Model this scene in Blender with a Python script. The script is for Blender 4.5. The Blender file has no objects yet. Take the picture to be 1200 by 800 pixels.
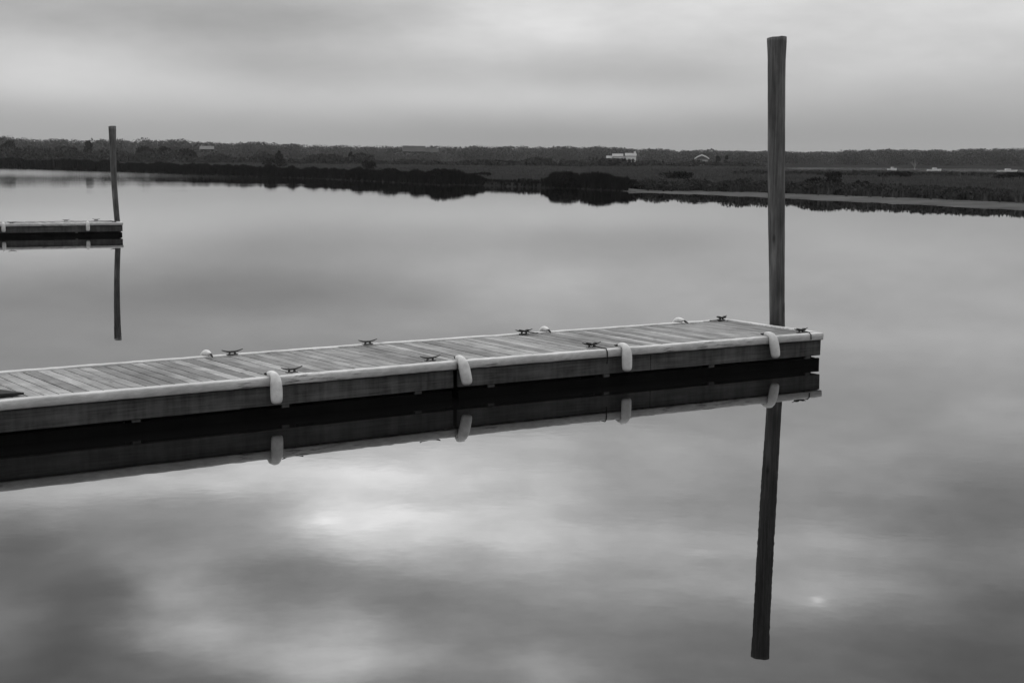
import bpy, bmesh, math, random
import numpy as np
from mathutils import Vector, Matrix
random.seed(4); RNG = np.random.default_rng(11)
C = bpy.context.scene.collection
PI = math.pi; rad = math.radians
CAM_Z = 3.49

# ------------------------------------------------------------------ node helpers
def mat(name):
    m = bpy.data.materials.new(name); m.use_nodes = True
    nt = m.node_tree
    return m, nt, nt.nodes['Principled BSDF'], nt.nodes['Material Output']
def N(nt, t, **kw):
    n = nt.nodes.new(t)
    for k, v in kw.items():
        if k in n.inputs.keys(): n.inputs[k].default_value = v
        else: setattr(n, k, v)
    return n
def L(nt, a, b): nt.links.new(a, b)
def math_n(nt, op, a, b=None, c=None, clamp=False):
    n = nt.nodes.new('ShaderNodeMath'); n.operation = op; n.use_clamp = clamp
    for i, v in enumerate((a, b, c)):
        if v is None: continue
        if isinstance(v, (int, float)): n.inputs[i].default_value = v
        else: nt.links.new(v, n.inputs[i])
    return n.outputs[0]
def vec_n(nt, op, a, b=None):
    n = nt.nodes.new('ShaderNodeVectorMath'); n.operation = op
    for i, v in enumerate((a, b)):
        if v is None: continue
        if isinstance(v, tuple): n.inputs[i].default_value = v
        else: nt.links.new(v, n.inputs[i])
    return n
def noise(nt, vec, scale, detail=4, rough=.55, dist=0., mscale=None):
    if mscale:
        mp = nt.nodes.new('ShaderNodeMapping'); mp.inputs['Scale'].default_value = mscale
        nt.links.new(vec, mp.inputs['Vector']); vec = mp.outputs[0]
    n = nt.nodes.new('ShaderNodeTexNoise'); n.inputs['Scale'].default_value = scale
    n.inputs['Detail'].default_value = detail; n.inputs['Roughness'].default_value = rough
    n.inputs['Distortion'].default_value = dist
    nt.links.new(vec, n.inputs['Vector'])
    return n.outputs['Fac']
def ramp(nt, fac, stops):
    r = nt.nodes.new('ShaderNodeValToRGB')
    e = r.color_ramp.elements
    while len(e) < len(stops): e.new(.5)
    for el, (p, v) in zip(e, stops):
        el.position = p; el.color = (v, v, v, 1)
    nt.links.new(fac, r.inputs['Fac'])
    return r.outputs['Color']
def maprange(nt, v, a, b, c, d, smooth=False):
    n = nt.nodes.new('ShaderNodeMapRange')
    if smooth: n.interpolation_type = 'SMOOTHSTEP'
    nt.links.new(v, n.inputs[0])
    for i, x in enumerate((a, b, c, d)): n.inputs[i+1].default_value = x
    return n.outputs[0]
def bump(nt, h, strength, dist, bsdf):
    b = nt.nodes.new('ShaderNodeBump'); b.inputs['Strength'].default_value = strength
    b.inputs['Distance'].default_value = dist
    nt.links.new(h, b.inputs['Height']); nt.links.new(b.outputs[0], bsdf.inputs['Normal'])

# ------------------------------------------------------------------ materials
def plain(name, v, rough=.8, var=.25, scale=3.):
    m, nt, b, o = mat(name)
    g = nt.nodes.new('ShaderNodeNewGeometry')
    f = noise(nt, g.outputs['Position'], scale, 4)
    L(nt, ramp(nt, f, [(.25, v*(1-var)), (.75, v*(1+var))]), b.inputs['Base Color'])
    b.inputs['Roughness'].default_value = rough
    if rough > .75: b.inputs['Specular IOR Level'].default_value = .05
    return m
def foliage(name, v, scale=.4, var=.45):
    m, nt, b, o = mat(name)
    g = nt.nodes.new('ShaderNodeNewGeometry')
    f = noise(nt, g.outputs['Position'], scale, 5, .6)
    r = math_n(nt, 'MULTIPLY', g.outputs['Random Per Island'], .5)
    f = math_n(nt, 'ADD', math_n(nt, 'MULTIPLY', f, .8), math_n(nt, 'MULTIPLY', r, .4))
    L(nt, ramp(nt, f, [(.2, v*(1-var)), (.8, v*(1+var))]), b.inputs['Base Color'])
    b.inputs['Roughness'].default_value = .85
    b.inputs['Specular IOR Level'].default_value = 0.
    return m

def deck_mat():
    m, nt, b, o = mat('weathered_planks')
    tc = nt.nodes.new('ShaderNodeTexCoord'); P = tc.outputs['Object']
    sx = N(nt, 'ShaderNodeSeparateXYZ'); L(nt, P, sx.inputs[0])
    idx = math_n(nt, 'FLOOR', math_n(nt, 'DIVIDE', sx.outputs[0], .1905))
    wn = N(nt, 'ShaderNodeTexWhiteNoise', noise_dimensions='1D'); L(nt, idx, wn.inputs['W'])
    cb = N(nt, 'ShaderNodeCombineXYZ'); L(nt, sx.outputs[0], cb.inputs[0]); L(nt, sx.outputs[1], cb.inputs[1])
    L(nt, math_n(nt, 'MULTIPLY', wn.outputs[0], 40.), cb.inputs[2])
    grain = noise(nt, cb.outputs[0], 1., 6, .65, .4, (55., 2.2, 1.))
    blot = noise(nt, cb.outputs[0], 1.6, 4, .6)
    base = maprange(nt, wn.outputs[0], 0, 1, .17, .345)
    v = math_n(nt, 'MULTIPLY', base, maprange(nt, grain, .3, .7, .6, 1.3))
    v = math_n(nt, 'MULTIPLY', v, maprange(nt, blot, .3, .7, .65, 1.3))
    v = math_n(nt, 'MULTIPLY', v, maprange(nt, noise(nt, P, .7, 5, .65), .35, .65, .78, 1.14))
    # knots
    vo = N(nt, 'ShaderNodeTexVoronoi'); vo.inputs['Scale'].default_value = 1.
    mp = N(nt, 'ShaderNodeMapping'); mp.inputs['Scale'].default_value = (4., 1.6, 1.)
    L(nt, cb.outputs[0], mp.inputs[0]); L(nt, mp.outputs[0], vo.inputs['Vector'])
    kn = maprange(nt, vo.outputs['Distance'], .05, .13, .45, 1., True)
    v = math_n(nt, 'MULTIPLY', v, kn)
    L(nt, v, b.inputs['Base Color']); b.inputs['Roughness'].default_value = .8
    b.inputs['Specular IOR Level'].default_value = .25
    bump(nt, grain, .5, .004, b)
    return m
def board_mat(name, lo, hi, rough=.7, bs=.004, spec=.06):
    m, nt, b, o = mat(name)
    tc = nt.nodes.new('ShaderNodeTexCoord'); P = tc.outputs['Object']
    grain = noise(nt, P, 1., 6, .65, .5, (1.3, 40., 40.))
    blot = noise(nt, P, 1.3, 5, .65)
    drip = noise(nt, P, 1., 3, .6, 0, (9., 9., .6))
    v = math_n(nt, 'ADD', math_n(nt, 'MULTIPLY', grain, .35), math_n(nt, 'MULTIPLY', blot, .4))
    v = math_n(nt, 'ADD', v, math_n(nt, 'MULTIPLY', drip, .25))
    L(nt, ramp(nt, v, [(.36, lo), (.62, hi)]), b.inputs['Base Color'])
    b.inputs['Roughness'].default_value = rough
    b.inputs['Specular IOR Level'].default_value = spec
    bump(nt, grain, .6, bs, b)
    return m
def trim_mat():
    m, nt, b, o = mat('scuffed_vinyl')
    tc = nt.nodes.new('ShaderNodeTexCoord'); P = tc.outputs['Object']
    st = noise(nt, P, 1., 5, .6, .3, (2.2, 18., 22.))
    bl = noise(nt, P, 1.1, 5, .6)
    scuff = maprange(nt, st, .53, .63, 0., 1., True)
    scuff = math_n(nt, 'MULTIPLY', scuff, maprange(nt, bl, .48, .62, 0, 1, True))
    fine = noise(nt, P, 1., 6, .7, 0, (7., 30., 30.))
    base = math_n(nt, 'MULTIPLY', maprange(nt, bl, .3, .7, .40, .64), maprange(nt, fine, .3, .7, .72, 1.15))
    v = math_n(nt, 'MULTIPLY', base, math_n(nt, 'SUBTRACT', 1., math_n(nt, 'MULTIPLY', scuff, .75)))
    L(nt, v, b.inputs['Base Color']); b.inputs['Roughness'].default_value = .55
    bump(nt, st, .25, .004, b)
    return m
def pile_mat():
    m, nt, b, o = mat('weathered_pile_wood')
    tc = nt.nodes.new('ShaderNodeTexCoord'); P = tc.outputs['Object']
    grain = noise(nt, P, 1., 6, .65, .3, (26., 26., .9))
    blot = noise(nt, P, 1., 4, .6, 0, (5., 5., 1.1))
    v = math_n(nt, 'ADD', math_n(nt, 'MULTIPLY', grain, .5), math_n(nt, 'MULTIPLY', blot, .5))
    c = ramp(nt, v, [(.35, .034), (.5, .085), (.66, .18)])
    chk = noise(nt, P, 1., 3, .55, .2, (24., 24., .45))
    crack = maprange(nt, chk, .66, .74, 1., .45, True)          # drying checks along the grain
    mpk = N(nt, 'ShaderNodeMapping'); mpk.inputs['Scale'].default_value = (3.2, 3.2, 1.3); L(nt, P, mpk.inputs[0])
    vk = N(nt, 'ShaderNodeTexVoronoi'); vk.inputs['Scale'].default_value = 1.; L(nt, mpk.outputs[0], vk.inputs['Vector'])
    knot = maprange(nt, vk.outputs['Distance'], .08, .17, .4, 1., True)
    dark = math_n(nt, 'MULTIPLY', crack, knot)
    s = N(nt, 'ShaderNodeSeparateXYZ'); L(nt, P, s.inputs[0])
    wob = math_n(nt, 'ADD', s.outputs[2], math_n(nt, 'MULTIPLY', blot, .5))
    wet = maprange(nt, wob, .5, 1.15, .25, 1., True)      # tide stain at the foot
    mx = N(nt, 'ShaderNodeMix', data_type='RGBA', blend_type='MULTIPLY'); mx.inputs[0].default_value = 1
    L(nt, c, mx.inputs[6]); L(nt, math_n(nt, 'MULTIPLY', wet, dark), mx.inputs[7])
    L(nt, mx.outputs[2], b.inputs['Base Color']); b.inputs['Roughness'].default_value = .8
    b.inputs['Specular IOR Level'].default_value = .3
    bump(nt, v, .8, .02, b)
    return m
def water_mat():
    m, nt, b, o = mat('still_water')
    g = nt.nodes.new('ShaderNodeNewGeometry'); P = g.outputs['Position']
    b.inputs['Base Color'].default_value = (.004, .004, .004, 1)
    b.inputs['IOR'].default_value = WATER_IOR
    n1 = noise(nt, P, 1.1, 2, .5, 0, (1., 1., 1.))
    n2 = noise(nt, P, .22, 2, .5)
    n3 = noise(nt, P, 5.5, 1, .5)
    ln = vec_n(nt, 'LENGTH', P).outputs['Value']
    patch = noise(nt, P, .02, 3, .5, 0, (1., 2.5, 1.))
    off = maprange(nt, ln, 55., 260., 0., 1., True)      # the breeze reaches the open water
    amp = math_n(nt, 'MULTIPLY_ADD', off, 2.6, .55)
    L(nt, math_n(nt, 'MULTIPLY', maprange(nt, ln, 175., 330., 0., .15, True), maprange(nt, ln, 400., 470., 1., .4, True)), b.inputs['Roughness'])
    amp = math_n(nt, 'MULTIPLY_ADD', maprange(nt, ln, 200., 430., 0., 1., True), 6., amp)
    amp = math_n(nt, 'MULTIPLY', amp, maprange(nt, patch, .35, .65, .5, 1.3, True))
    h = math_n(nt, 'ADD', math_n(nt, 'MULTIPLY', n1, .0007), math_n(nt, 'MULTIPLY', n2, .0020))
    h = math_n(nt, 'ADD', h, math_n(nt, 'MULTIPLY', n3, .00036))
    h = math_n(nt, 'MULTIPLY', h, amp)
    bump(nt, h, 1., 1., b)
    return m
WATER_IOR = 1.33
M = {}
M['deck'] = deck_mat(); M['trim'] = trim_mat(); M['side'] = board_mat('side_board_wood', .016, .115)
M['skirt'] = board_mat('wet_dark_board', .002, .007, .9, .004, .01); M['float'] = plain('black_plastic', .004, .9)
M['pile'] = pile_mat(); M['water'] = water_mat()
M['fender'] = plain('fender_vinyl', .62, .5, .24, 9.); M['iron'] = plain('cleat_iron', .025, .5, .3, 30.)
M['rope'] = plain('dark_rope', .03, .9, .4, 60.); M['plate'] = board_mat('ramp_plate_wood', .02, .04, .7)
M['reed'] = foliage('reed_blades', .010); M['grass'] = foliage('marsh_grass_blades', .070, .05, .5)
M['leaf'] = foliage('bush_leaves', .012, .8); M['scrub'] = foliage('scrub_leaves', .036, .5); M['leaf_hazed'] = foliage('far_leaves_hazed', .085, .06, .4)  # skyline leaves coloured paler to stand in for part of the haze
M['bark'] = plain('bark', .04, .9); M['pale_bark'] = plain('bare_pale_wood', .22, .9)
M['sand'] = plain('tidal_sand', .068, .95, .5, .3)
M['white'] = plain('white_siding', .7, .7, .06, 1.); M['roof'] = plain('pale_roof', .3, .8, .12, 1.)
M['dark_roof'] = plain('dark_roof', .06, .8); M['glass'] = plain('window_glass', .03, .1)
M['dark_wall'] = plain('dark_boards', .022, .9)
M['tile'] = plain('cottage_roof', .15, .8, .12, 1.)
M['pale'] = plain('pale_metal_roof', .06, .8, .15, .3)

# ------------------------------------------------------------------ object helpers
def mesh_obj(name, verts, faces, m, parent=None, smooth=False):
    me = bpy.data.meshes.new(name); me.from_pydata([tuple(v) for v in verts], [], faces); me.update()
    if m: me.materials.append(m)
    if smooth: me.polygons.foreach_set('use_smooth', [True]*len(me.polygons))
    o = bpy.data.objects.new(name, me); C.objects.link(o)
    if parent: o.parent = parent
    return o
def np_obj(name, V, F, m, parent=None):
    k = F.shape[1]
    me = bpy.data.meshes.new(name)
    me.vertices.add(len(V)); me.vertices.foreach_set('co', np.asarray(V, np.float32).ravel())
    me.loops.add(F.size); me.loops.foreach_set('vertex_index', F.astype(np.int32).ravel())
    me.polygons.add(len(F)); me.polygons.foreach_set('loop_start', np.arange(0, F.size, k, dtype=np.int32))
    me.update(calc_edges=True); me.validate()
    me.materials.append(m)
    o = bpy.data.objects.new(name, me); C.objects.link(o)
    if parent: o.parent = parent
    return o
def bm_obj(name, bm, m, parent=None, smooth=False):
    bmesh.ops.recalc_face_normals(bm, faces=bm.faces)
    me = bpy.data.meshes.new(name); bm.to_mesh(me); bm.free()
    me.materials.append(m)
    if smooth: me.polygons.foreach_set('use_smooth', [True]*len(me.polygons))
    o = bpy.data.objects.new(name, me); C.objects.link(o)
    if parent: o.parent = parent
    return o
def box(bm, x0, x1, y0, y1, z0, z1, bev=0., jit=0.):
    r = bmesh.ops.create_cube(bm, size=1)
    vs = r['verts']
    for v in vs:
        v.co.x = x0 if v.co.x < 0 else x1; v.co.y = y0 if v.co.y < 0 else y1; v.co.z = z0 if v.co.z < 0 else z1
        if jit: v.co += Vector((random.uniform(-jit, jit), random.uniform(-jit, jit), random.uniform(-jit, jit)))
    if bev:
        es = list({e for v in vs for e in v.link_edges})
        bmesh.ops.bevel(bm, geom=es, offset=bev, segments=2, affect='EDGES', profile=.6)
def tube(bm, pts, radii, seg=8, cap=True):
    pts = [Vector(p) for p in pts]; rings = []
    prev = None
    for i, p in enumerate(pts):
        t = (pts[min(i+1, len(pts)-1)] - pts[max(i-1, 0)]).normalized()
        if prev is None:
            a = t.cross(Vector((0, 0, 1)))
            if a.length < .05: a = t.cross(Vector((0, 1, 0)))
        else: a = prev - t*prev.dot(t)
        a.normalize(); prev = a; b = a.cross(t).normalized()
        r = radii[i] if hasattr(radii, '__len__') else radii
        rings.append([bm.verts.new(p + (a*math.cos(2*PI*k/seg) + b*math.sin(2*PI*k/seg))*r) for k in range(seg)])
    for r0, r1 in zip(rings, rings[1:]):
        for k in range(seg): bm.faces.new((r0[k], r0[(k+1) % seg], r1[(k+1) % seg], r1[k]))
    if cap:
        bm.faces.new(rings[0][::-1]); bm.faces.new(rings[-1])
def tag(o, label=None, cat=None, group=None, kind=None):
    if label: o['label'] = label
    if cat: o['category'] = cat
    if group: o['group'] = group
    if kind: o['kind'] = kind
    return o
def empty(name, loc, rz, label, cat, group=None):
    o = bpy.data.objects.new(name, None); C.objects.link(o)
    o.location = loc; o.rotation_euler = (0, 0, rz); o.empty_display_size = .2
    return tag(o, label, cat, group)
def dup(o, parent=None):
    c = o.copy(); C.objects.link(c)
    if parent: c.parent = parent
    for ch in list(o.children): dup(ch, c)
    return c

# ------------------------------------------------------------------ land and water
SHORE = [(-180,60),(-120,70),(-90,160),(-60,400),(-40,480),(-28,460),
 (-21.70,420.),(-18.84,385.),(-17.38,358.),(-15.88,335.),(-12.83,287.),(-9.71,252.),(-6.52,222.),(-4.26,198.),(-2.80,184.8),(-1.34,183.4),(-0.04,178.7),(1.59,169.6),(2.57,167.3),(4.52,156.4),(6.46,148.9),(9.65,137.3),(12.79,127.9),(15.86,119.0),(18.84,111.8),(21.71,105.9),
 (30,88),(60,64),(90,55),(180,60)]
_st = np.array([s[0] for s in SHORE]); _sr = np.array([s[1] for s in SHORE], float)
def vnoise(x, seed):           # smooth 1-d noise
    x = np.asarray(x, float); i = np.floor(x).astype(int); f = x-i; f = f*f*(3-2*f)
    h = lambda k: np.modf(np.abs(np.sin(k*127.1+seed*311.7)*43758.5453))[0]
    return h(i)*(1-f)+h(i+1)*f
def shore(th):
    th = np.asarray(th, float)
    r = np.interp(th, _st, _sr)
    w = (vnoise(th*2.2, 3)-.5)*.020 + (vnoise(th*7, 5)-.5)*.012 + (vnoise(th*19, 6)-.5)*.005
    return r*(1+w)
def sstep(a, b, x):
    t = np.clip((x-a)/(b-a), 0, 1); return t*t*(3-2*t)
def land_z(th, r):
    R = shore(th); d = r-R
    sandy = sstep(3.6, 5.2, th)*(1-sstep(45, 60, th))
    steep = np.where(d < 0, d*.25, np.minimum(d*.45, .45))
    flat = np.where(d < 0, d*.10, np.where(d < 22, d*.0135, .30+np.minimum((d-22)*.1, .2)))
    z = steep*(1-sandy)+flat*sandy
    z = np.maximum(z, -1.6)
    z = z + .25*sstep(40, 160, d) + .12*(vnoise(th*3+r*.03, 8)-.5)*sstep(3, 12, d)*(1-sandy*(1-sstep(22, 40, d)))
    z = z - .35*sstep(9, 11, th)*(1-sstep(40, 50, th))*sstep(250, 330, r)*(1-sstep(700, 800, r))
    # far channel on the right
    inner = 450-np.clip(th-10, 0, 20)*6.; outer = 700-np.clip(th-9, 0, 20)*16
    lag = sstep(9.5, 11., th)*(1-sstep(40, 50, th))*sstep(inner-6, inner+6, r)*(1-sstep(outer-5, outer+5, r))
    z = z*(1-lag)+(-.6)*lag
    # the country behind climbs a little
    z = z + 3.5*sstep(620, 1500, r)
    return z
def pol(th, r, z): return np.stack([r*np.sin(np.radians(th)), r*np.cos(np.radians(th)), z], -1)

ths = np.concatenate([np.linspace(-180, -32, 75)[:-1], np.linspace(-32, 32, 641), np.linspace(32, 180, 75)[1:]])
offs = np.array([-60,-25,-12,-6,-3,-1.5,-.5,0,.4,.8,1.2,2,4,8,14,20,22,24,28,36,50,70])
far = np.array([0,.03,.07,.11,.15,.2,.25,.3,.36,.42,.5,.6,.75,1.])
rows = []
for th in ths:
    R = float(shore(th))
    near = R+offs; near = np.maximum(near, 2+np.arange(len(near))*.01)
    last = near[-1]
    rows.append(np.concatenate([[.5], near, last+(2600-last)*far[1:]]))
rr = np.array(rows); tt = np.repeat(ths[:, None], rr.shape[1], 1)
zz = land_z(tt, rr); V = pol(tt, rr, zz).reshape(-1, 3)
a, b_ = rr.shape
ii = np.arange(a-1)[:, None]*b_ + np.arange(b_-1)[None]
F = np.stack([ii, ii+1, ii+b_+1, ii+b_], -1).reshape(-1, 4)
def ground_mat():
    m, nt, b, o = mat('marsh_ground')
    g = nt.nodes.new('ShaderNodeNewGeometry'); P = g.outputs['Position']
    f = noise(nt, P, .06, 6, .62); f2 = noise(nt, P, .9, 4, .6)
    v = math_n(nt, 'ADD', math_n(nt, 'MULTIPLY', f, .7), math_n(nt, 'MULTIPLY', f2, .3))
    L(nt, ramp(nt, v, [(.35, .012), (.65, .035)]), b.inputs['Base Color']); b.inputs['Roughness'].default_value = .95
    b.inputs['Specular IOR Level'].default_value = 0.
    return m
gnd = np_obj('ground', V, F, ground_mat()); tag(gnd, kind='structure')
w = 2600
wat = mesh_obj('water', [(-w,-w,0),(w,-w,0),(w,w,0),(-w,w,0)], [(0,1,2,3)], M['water']); tag(wat, kind='structure')

# sandy tidal flat along the right bank
sth = np.linspace(4.2, 44, 700); so = np.array([-1.5, 0, 2, 5, 9, 13, 17, 19.5])
wid = (.26+.40*sstep(4.2, 11, sth))*(.8+.4*vnoise(sth*1.3, 61))
rr = shore(sth)[:, None]+so[None]*np.where(so > 0, 1, 1)[None]*wid[:, None] + (vnoise(sth*6, 2)-.5)[:, None]*2.*(so > 10)[None]
tt = np.repeat(sth[:, None], len(so), 1)
V = pol(tt, rr, land_z(tt, rr)+.03+.02*(so > 0)); a, b_ = rr.shape
ii = np.arange(a-1)[:, None]*b_ + np.arange(b_-1)[None]
F = np.stack([ii, ii+1, ii+b_+1, ii+b_], -1).reshape(-1, 4)
tag(np_obj('sand_bar', V.reshape(-1, 3), F, M['sand']), kind='structure')

# ------------------------------------------------------------------ grasses: nobody could count them
def blades(name, base, h, wd, m, lean=.35, k=3):
    n = len(base); an = RNG.uniform(0, PI, n); la = RNG.uniform(0, 2*PI, n); ll = RNG.uniform(0, lean, n)*h
    dx = np.stack([np.cos(an), np.sin(an), np.zeros(n)], -1)*wd[:, None]*.5
    tip = base + np.stack([np.cos(la)*ll, np.sin(la)*ll, h], -1)
    V = np.stack([base-dx, base+dx, tip], 1).reshape(-1, 3)
    F = np.arange(n*3).reshape(-1, 3)
    return np_obj(name, V, F, m)
def scatter(n, t0, t1, dens):
    th = RNG.uniform(t0, t1, n); return th
# tall reeds on the water's edge
n = 120000
th = RNG.uniform(-27, 4.4, n); R = shore(th)
keep = RNG.uniform(0, 1, n) < np.clip(R/430, .3, 1); th = th[keep]; R = R[keep]; n = len(th)
gapm = 1-.8*sstep(-1.6, -.8, th)*(1-sstep(1.0, 1.6, th))
keep = RNG.uniform(0, 1, n) < gapm; th = th[keep]; R = R[keep]; n = len(th)
r = R+.2+RNG.uniform(0, 1, n)**1.5*9
hh = (.85+.55*vnoise(th*2.4, 7)+.35*vnoise(th*9, 9)+.85*sstep(215, 390, R))*RNG.uniform(.75, 1.05, n)
hh *= 1-.55*sstep(-1.8, -.9, th)*(1-sstep(1.0, 1.7, th))
base = pol(th, r, land_z(th, r)-.08)
tag(blades('reed_bed', base, hh, RNG.uniform(.07, .16, n)*(1+R/350), M['reed'], .25), kind='stuff',
    label='dark band of reeds lining the far bank', cat='reeds')
# cord grass over the marsh flats
n = 190000
th = RNG.uniform(-27, 27, n); R = shore(th)
sandy = sstep(4.2, 5.2, th)
r0 = R+5+(0.+7*sstep(4.2, 11, th))*sandy
r = r0+RNG.uniform(0, 1, n)**1.7*330-np.where(RNG.uniform(0, 1, n) < .02, RNG.uniform(0, 1, n)**2*6*sandy, 0)
z = land_z(th, r)
keep = z > .12; th, r, z, r0, sandy = th[keep], r[keep], z[keep], r0[keep], sandy[keep]; n = len(th)
base = pol(th, r, z-.05)
clump = vnoise(th*1.7+r*.021, 21)*.6+vnoise(th*4.1-r*.05, 22)*.4
hh = (.28+.42*clump+.35*sandy*(1-sstep(4, 22, r-r0)))*(1-.45*sstep(9, 11, th)*sstep(250, 330, r))*RNG.uniform(.7, 1.15, n)
tag(blades('marsh_grass', base, hh, RNG.uniform(.1, .22, n)*(1+r/160), M['grass'], .4), kind='stuff',
    label='grey cord grass covering the marsh flats', cat='grass')

# ------------------------------------------------------------------ bushes and trees
def leaf_quads(cen, size, flat=.8):
    n = len(cen)
    a = RNG.normal(size=(n, 3)); a /= np.linalg.norm(a, axis=1)[:, None]
    b = RNG.normal(size=(n, 3)); b -= (a*b).sum(1)[:, None]*a; b /= np.linalg.norm(b, axis=1)[:, None]
    s = size*RNG.uniform(.6, 1.3, n); a *= s[:, None]; b *= (s*RNG.uniform(.4, .8, n))[:, None]
    return np.stack([cen-a, cen-b*.9, cen+a, cen+b], 1).reshape(-1, 3)
def crown_pts(w, h, z0, lobes, per):
    out = []
    for i in range(lobes):
        f = RNG.uniform(0, 1); an = RNG.uniform(0, 2*PI); rr_ = math.sqrt(RNG.uniform(0, 1))*.36*w
        lr = w*RNG.uniform(.16, .27); lz = min(h*RNG.uniform(.22, .34), lr*1.3)
        top = math.sqrt(max(0, 1-(rr_/(.5*w))**2))
        cz = z0+lz*.6+(h-z0-lz*1.5)*f*top
        c = np.array([math.cos(an)*rr_, math.sin(an)*rr_, cz])
        d = RNG.normal(size=(per, 3)); d /= np.linalg.norm(d, axis=1)[:, None]
        out.append(c+d*(RNG.uniform(.25, 1, per)**.5)[:, None]*np.array([lr, lr, lz]))
    p = np.concatenate(out); return p[p[:, 2] > .02]
def bush(name, px_th, r, w, h, label, cat, group, tree=False, lobes=11, per=95, leaf=.16, m='leaf'):
    z = float(land_z(np.array([px_th]), np.array([r]))[0])
    loc = pol(np.array([px_th]), np.array([r]), np.array([z-.03]))[0]
    e = empty(name, tuple(loc), 0, label, cat, group)
    z0 = h*.22 if tree else .0
    p = crown_pts(w, h, z0, lobes, per)
    p[:, 2] *= h/max(p[:, 2].max(), .1)
    Vq = leaf_quads(p, leaf)
    np_obj('crown', Vq, np.arange(len(Vq)).reshape(-1, 4), M[m], e)
    bm = bmesh.new()
    tr = .04*h*.5
    tube(bm, [(0,0,-.1),(.03*w,0,h*.25),(.0,.02*w,h*.6)], [tr, tr*.8, tr*.3], 6)
    for k in range(5):
        an = k*1.26+RNG.uniform(0, .6)
        tube(bm, [(0,0,h*.12),(math.cos(an)*w*.15, math.sin(an)*w*.15, h*.35),(math.cos(an)*w*.3, math.sin(an)*w*.3, h*.62)], [tr*.5, tr*.35, tr*.12], 5)
    bm_obj('trunk' if tree else 'stem', bm, M['bark'], e)
    return e
B_BANK = 'dark bushes on the water edge'; B_MARSH = 'shrubs out on the marsh'
bush('bank_bush', -2.80, 187.0, 2.9, 1.62, 'round black bush bulging over the bank left of centre, tallest on the reed bank', 'bush', B_BANK)
bush('bank_bush', -4.75, 207, 3.4, 1.5, 'low dark bush set in the reed bank, well left of the tallest bank bush', 'bush', B_BANK)
bush('bank_bush', 1.95, 170.5, 4.6, 1.35, 'left half of the broad black bush mass on the bank below the white house', 'bush', B_BANK)
bush('bank_bush', 3.15, 168, 3.4, 1.28, 'right half of the broad black bush mass on the bank below the white house', 'bush', B_BANK)
bush('bank_bush', 4.55, 160.5, 2.6, 1.0, 'low bush beside the left tip of the pale sand bar', 'bush', B_BANK)
bush('sand_bush', 11.6, 153, 4.6, 1.25, 'wide dark bush behind the sand bar just right of the tall piling', 'bush', B_BANK)
bush('sand_bush', 13.1, 150, 1.7, .95, 'small bush at the right of the wide dark bush behind the sand bar', 'bush', B_BANK)
bush('sand_bush', 8.6, 163, 3.2, .95, 'low shrub behind the sand bar a little left of the tall piling', 'bush', B_BANK)
bush('marsh_shrub', 6.35, 205, 5.2, 1.25, 'low spreading shrub on the marsh below the small gabled house', 'shrub', B_MARSH)
bush('marsh_shrub', -1.15, 215, 2.8, .95, 'shrub on the marsh behind the bare mud gap in the reeds', 'shrub', B_MARSH)
bush('marsh_shrub', 12.0, 215, 2.4, 1.2, 'small shrub on the marsh above the wide dark bush behind the sand', 'shrub', B_MARSH)
bush('marsh_shrub', 14.2, 235, 6, 1.15, 'long low shrub on the right marsh near the far channel', 'shrub', B_MARSH)
bush('marsh_shrub', 18.3, 230, 6, 1.15, 'low shrub on the marsh close to the right edge of the view', 'shrub', B_MARSH)
bush('marsh_shrub', -5.5, 300, 3.2, 2.2, 'rounded shrub on the marsh below the pale barn roof', 'shrub', B_MARSH)
bush('marsh_shrub', -9.0, 345, 6.0, 2.8, 'wide low shrub on the marsh midway between the far piling and the barn', 'shrub', B_MARSH)
T_M = 'dark trees standing in front of the far wood'
bush('marsh_tree', -18.6, 590, 7.2, 8.0, 'dark rounded tree at the far left edge of the view', 'tree', T_M, True, 12, 110, .45)
bush('marsh_tree', -15.75, 580, 4.6, 7.8, 'narrow dark tree just left of the far piling', 'tree', T_M, True, 9, 100, .42)
bush('marsh_tree', -13.7, 540, 8.6, 6.1, 'broad dark tree just right of the far piling', 'tree', T_M, True, 13, 110, .42)
bush('marsh_tree', -13.05, 545, 4.6, 5.8, 'smaller tree beside the broad one right of the far piling', 'tree', T_M, True, 8, 100, .4)
bush('marsh_tree', -12.3, 520, 8.4, 4.9, 'low wide tree in front of the small pale rooftop', 'tree', T_M, True, 12, 110, .4)
bush('marsh_tree', -8.85, 470, 2.6, 4.3, 'slim dark tree between the pale rooftop and the barn', 'tree', T_M, True, 7, 90, .32)
bush('marsh_tree', -6.1, 480, 2.6, 4.2, 'small lone tree left of the barn', 'tree', T_M, True, 7, 80, .32)
bush('marsh_tree', 7.78, 520, 1.9, 3.5, 'left of two tiny trees beside the small gabled house', 'tree', T_M, True, 6, 70, .28)
bush('marsh_tree', 8.08, 520, 1.9, 3.7, 'right of two tiny trees beside the small gabled house', 'tree', T_M, True, 6, 70, .28)

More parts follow.
